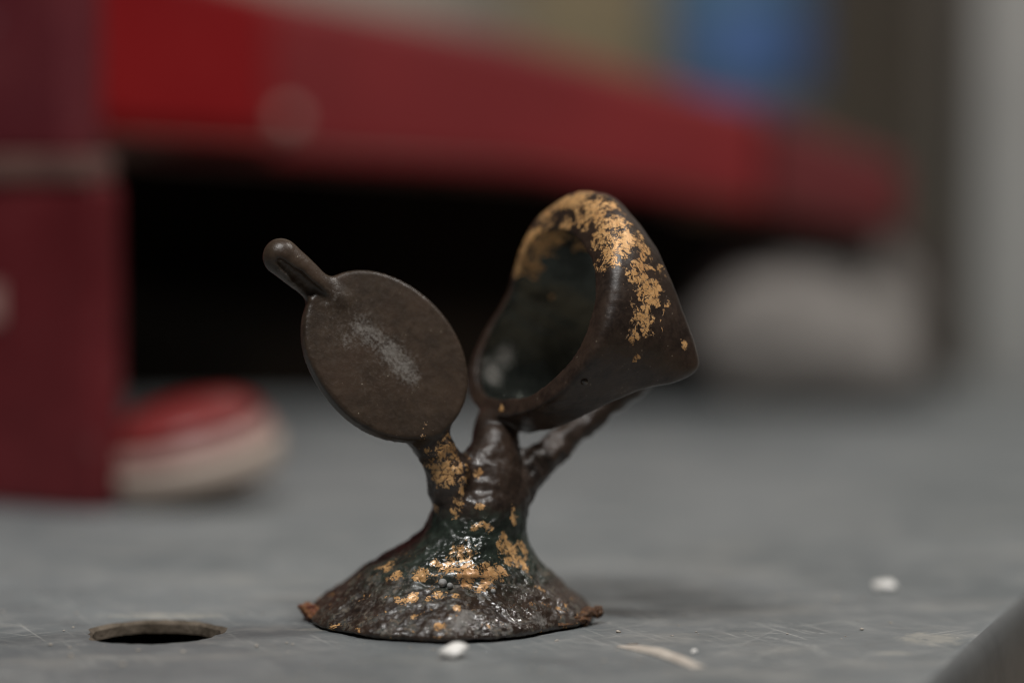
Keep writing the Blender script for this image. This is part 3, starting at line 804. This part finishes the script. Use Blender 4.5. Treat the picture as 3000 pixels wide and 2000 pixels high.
# ------------------------------------------------------------------ crumbs and shavings on the bench
def crumb(pos, size, mat, label, rot=0.0, seed=1, name='chip', group='chips on the bench', npts=16, tilt=0.0):
    """angular broken flake: convex hull of random points, edges slightly rounded"""
    r_ = random.Random(seed)
    bm = bmesh.new()
    for _ in range(npts):
        a = r_.uniform(0, 2 * math.pi); q = r_.uniform(0.15, 1.0)
        bm.verts.new((size[0] * q * math.cos(a), size[1] * q * math.sin(a), size[2] * math.sqrt(1 - 0.95 * q * q) * r_.uniform(0.7, 1)))
    for sx in (-1, 0, 1): bm.verts.new((size[0] * 0.6 * sx, size[1] * r_.uniform(-.3, .3), 0))
    h = bmesh.ops.convex_hull(bm, input=list(bm.verts))
    bmesh.ops.delete(bm, geom=list({g for g in h['geom_interior'] + h['geom_unused'] if isinstance(g, bmesh.types.BMVert)}), context='VERTS')
    bmesh.ops.dissolve_limit(bm, angle_limit=0.3, verts=list(bm.verts), edges=list(bm.edges))
    bmesh.ops.bevel(bm, geom=list(bm.edges), offset=min(size) * 0.22, segments=2, affect='EDGES', clamp_overlap=True)
    bm.transform(Matrix.Rotation(tilt, 4, 'X') @ Matrix.Rotation(rot, 4, 'Z'))
    zmin = min(v.co.z for v in bm.verts)
    bmesh.ops.translate(bm, verts=list(bm.verts), vec=(0, 0, 0.01 - zmin))
    o = bm_obj(name, bm, mat, None, True)
    o.location = Vector((pos[0], pos[1], 0)) * MM
    tag(o, label, 'chip', group)
    return o
crumb((1.1, -18.9), (1.85, 1.35, 0.75), M['white'], 'bright white chip lying just before the foot of the casting', 0.3, 3, tilt=0.5)
crumb((22.2, -17.0), (0.42, 0.4, 0.4), M['white'], 'tiny white grain beside the beige shaving', 0.0, 5, tilt=0.5)
crumb((44.4, 17.5), (1.9, 1.6, 0.8), M['white'], 'blurred white chip alone on the bench towards the far side', -0.2, 8, tilt=0.55)
crumb((16.0, -6.9), (0.30, 0.28, 0.28), M['shaving'], 'pale speck next to the ragged burr of the foot', 0, 11)
crumb((17.0, -12.6), (0.9, 0.35, 0.10), M['shaving'], 'thin pale flake just behind the long beige shaving', 0.2, 14)
def flecks():
    """uncountable specks of dust and filings on the bench"""
    r2 = random.Random(12)
    bm = bmesh.new()
    n_ = 0
    while n_ < 150:
        x, y = r2.uniform(-45, 42), r2.uniform(-29, 25)
        if math.hypot(x - 0.2, y - 1.5) < 15.0 or math.hypot(x + 26.8, y + 6.3) < 7.5: continue
        n_ += 1
        z = r2.uniform(0.05, 0.16) * (1.7 if r2.random() < 0.12 else 1)
        e = bmesh.ops.create_icosphere(bm, subdivisions=1, radius=1.0)
        mt = Matrix.Translation((x, y, z * 0.45)) @ Matrix.Rotation(r2.uniform(0, 6), 4, 'Z') @ Matrix.Diagonal((z * r2.uniform(0.8, 2.6), z * r2.uniform(.6, 1), z * 0.5, 1))
        for v in e['verts']: v.co = mt @ (v.co * r2.uniform(0.7, 1.2))
    o = bm_obj('dust_flecks', bm, M['shaving'], None, True)
    tag(o, 'pale dust flecks strewn over the grey bench top', 'dust', kind='stuff')
flecks()

def shaving():
    bm = bmesh.new()
    P = [(15.7, -13.6), (17.4, -15.0), (19.2, -17.3), (20.8, -20.2), (22.2, -23.6)]
    wd = [0.5, 1.15, 1.25, 1.2, 0.85]
    hh = [0.06, 0.28, 0.42, 0.30, 0.10]
    rows = []
    n = len(P)
    for i in range(n):
        a, b = Vector(P[max(0, i - 1)]), Vector(P[min(n - 1, i + 1)])
        tdir = (b - a).normalized(); nn = Vector((-tdir.y, tdir.x))
        row = []
        for w_, z in ((-1, 0.02), (-0.55, 1.0), (0.1, 1.25), (0.6, 0.8), (1, 0.02)):
            q = Vector(P[i]) + nn * wd[i] * w_ * 0.75
            row.append(bm.verts.new((q.x, q.y, hh[i] * z + 0.02)))
        rows.append(row)
    for i in range(n - 1):
        for j in range(4): bm.faces.new((rows[i][j], rows[i][j + 1], rows[i + 1][j + 1], rows[i + 1][j]))
        bm.faces.new((rows[i][4], rows[i][0], rows[i + 1][0], rows[i + 1][4]))
    bm.faces.new(rows[0]); bm.faces.new(rows[-1][::-1])
    bmesh.ops.subdivide_edges(bm, edges=list(bm.edges), cuts=2, use_grid_fill=True, smooth=0.6)
    o = bm_obj('shaving', bm, M['shaving'], None, True)
    tag(o, 'long flat beige shaving lying on the bench beside the foot', 'shaving')
shaving()

# ------------------------------------------------------------------ background: red machine parts, lid, lump, post
def red_box():
    r = empty('red_toolbox', (-90, 100, 0))
    def part(nm, pts, a, b, mat, bev):
        bm = prism(pts, 'y', a, b, bev)
        bm.transform(Matrix.Translation((0, 0, 0)))
        o = bm_obj(nm, bm, mat, r)
        o.matrix_parent_inverse = Matrix.Translation(Vector((90, -100, 0)) * MM)
        return o
    # lower case turned a little: build in plan as a rotated prism
    def plan(nm, pts, z0, z1, mat, bev):
        o = bm_obj(nm, prism(pts, 'z', z0, z1, bev), mat, r)
        o.location = Vector((90, -100, 0)) * MM
        return o
    plan('case', [(-46.9, 78.0), (-44.0, 82.0), (-63, 175), (-150, 175), (-130, 120)], 0.0, 41.8, M['case_red'], 1.2)
    st = bm_obj('sticker', prism([(-59.6, 84.2), (-67, 87.9), (-67.15, 87.6), (-59.75, 83.9)], 'z', 24.0, 29.0), M['pink'], r)
    st.location = Vector((90, -100, 0)) * MM
    plan('worn_ledge', [(-47.5, 77.7), (-44.6, 81.7), (-64, 174), (-149, 174), (-130, 119)], 41.8, 45.6, M['worn'], 0.8)
    plan('lid', [(-52, 86.5), (-47.6, 90.5), (-66, 172), (-148, 172), (-130, 124)], 45.6, 92.0, M['maroon'], 1.2)
    return r
tb = red_box()
tag(tb, 'tall red enamelled case with a worn tan ledge under its maroon lid', 'toolbox')

def beam():
    r = empty('red_beam', (10, 225, 30))
    # outline of the front in x,z at the front face, leaning down to the right
    pts = [(-100, 53.5), (-66, 49.5), (10, 44.8), (52, 37.5), (52, 56), (6, 68.5), (-37, 77.5), (-100, 95)]
    o = bm_obj('beam_face', prism(pts, 'y', 212, 300, 2.0), M['red'], r)
    o.location = Vector((-10, -225, -30)) * MM
    o = bm_obj('painted_shade_end', prism([(52.4, 37.4), (78, 33.5), (78, 46.5), (52.4, 55.6)], 'y', 216, 300, 2.0), M['shade_red'], r)  # beam end in darker red, painting in the cabinet's shade
    o.location = Vector((-10, -225, -30)) * MM
    o = bm_obj('bright_panel', prism([(-74, 53.5), (-37.5, 51.0), (-37.5, 76.5), (-74, 86)], 'y', 209, 211.9, 0.6), M['red_bright'], r)
    o.location = Vector((-10, -225, -30)) * MM
    o = bm_obj('painted_highlight', lathe([(0, -1.5), (1.7, -1.5), (1.6, 0.3), (1.0, 1.0), (0, 1.3)], 24), M['cream'], r, True)  # cream dot added as a painted specular highlight on the beam
    o.rotation_euler = (math.radians(90), 0, 0)
    o.location = Vector((-34.3 - 10, 211 - 225, 54.3 - 30)) * MM
    return r
tag(beam(), 'wide red enamelled beam slanting across above the dark gap', 'beam')
bp = bm_obj('gap_shade_sheet', prism([(-260, 0.3), (38, 0.3), (38, 39.4), (10, 44.2), (-66, 48.9), (-100, 52.8), (-260, 60)], 'y', 240, 248), M['black'])  # added black sheet, its colour stands in for shade under the beam
tag(bp, 'black sheet standing in for shade in the gap under the red beam', 'panel')

bq = bm_obj('brown_panel', prism([(38.5, 0.3), (92, 0.3), (92, 30), (78, 33), (52, 36.8), (38.5, 38.8)], 'y', 262, 268), M['brown'])
tag(bq, 'dull brown panel between the dark gap and the grey cabinet', 'panel')

def domed_knob():
    r = empty('domed_knob', (-36.5, 95, 0))
    bands = [('foot', M['cream'], [(0, 0.2), (10.0, 0.2), (10.6, 0.8), (10.9, 2.4), (0, 2.4)]),
             ('cream_band', M['cream'], [(0, 2.4), (11.1, 2.4), (11.4, 3.0), (11.4, 6.2), (11.1, 6.9), (0, 6.9)]),
             ('pink_band', M['pink'], [(0, 6.9), (10.9, 6.9), (10.8, 8.6), (10.2, 10.8), (0, 10.8)]),
             ('crown', M['cap_red'], [(0, 10.8), (10.1, 10.8), (9.3, 12.8), (7.4, 14.4), (4.0, 15.4), (0, 15.7)])]
    for nm, mt, pr in bands: bm_obj(nm, lathe(pr, 64), mt, r, True)
    r.location = Vector((-35.0, 89, 2.2)) * MM
    r.rotation_euler = (math.radians(7), math.radians(-12), 0)
    r.scale = (1.04, 1, 0.74)
    return r
tag(domed_knob(), 'domed plastic knob banded red, pink and cream beside the red case', 'knob')

lp = lump('plaster_lump', (0, 0, 0), (24, 16, 18), M['pale'], None, 0.22, 0.6, (0, 0, 0), 4, 2)
lp.location = Vector((63, 236, 14)) * MM
tag(lp, 'pale rounded plaster lump at the back of the bench under the beam end', 'lump')

po = empty('grey_cabinet', (150, 330, 0))
o = bm_obj('side_panel', prism([(113.5, 330), (400, 330), (400, 700), (135, 700)], 'z', -60, 400, 2.0), M['grey_post'], po)
o.location = Vector((-150, -330, 0)) * MM
o = bm_obj('dark_jamb', prism([(104, 345), (113, 345), (118, 600), (108, 600)], 'z', -60, 400, 1.0), M['grey_dark'], po)
o.location = Vector((-150, -330, 0)) * MM
tag(po, 'light grey cabinet side with a dark jamb at the far edge of the bench', 'cabinet')

sh = bm_obj('olive_board', prism([(10, -60), (240, -60), (240, 400), (10, 400)], 'y', 960, 975, 2.0), M['olive'])
tag(sh, 'olive brown board leaning against the wall behind the blue tin', 'board')
tin = empty('blue_tin', (78, 860, 0))
o = bm_obj('can_body', lathe([(0, 0), (37, 0), (38, 2), (38, 90), (37, 92), (0, 92)], 64), M['teal'], tin, True)
bm = bmesh.new()
cols = []
for i in range(17):
    a = math.radians(-90 - 36 + 72 * i / 16)
    cols.append([bm.verts.new((rr0 * math.cos(a), rr0 * math.sin(a), z)) for rr0 in (38.05, 38.7) for z in (9, 46)])
for p_, q_ in zip(cols[:-1], cols[1:]):
    for u_, v_ in ((0, 1), (1, 3), (3, 2), (2, 0)): bm.faces.new((p_[u_], p_[v_], q_[v_], q_[u_]))
bm.faces.new([cols[0][i] for i in (0, 1, 3, 2)]); bm.faces.new([cols[-1][i] for i in (0, 2, 3, 1)])
o2 = bm_obj('blue_label', bm, M['blue'], tin)
tin.location = Vector((108, 830, 78)) * MM
tag(tin, 'blue and teal tin standing behind the red beam', 'tin')
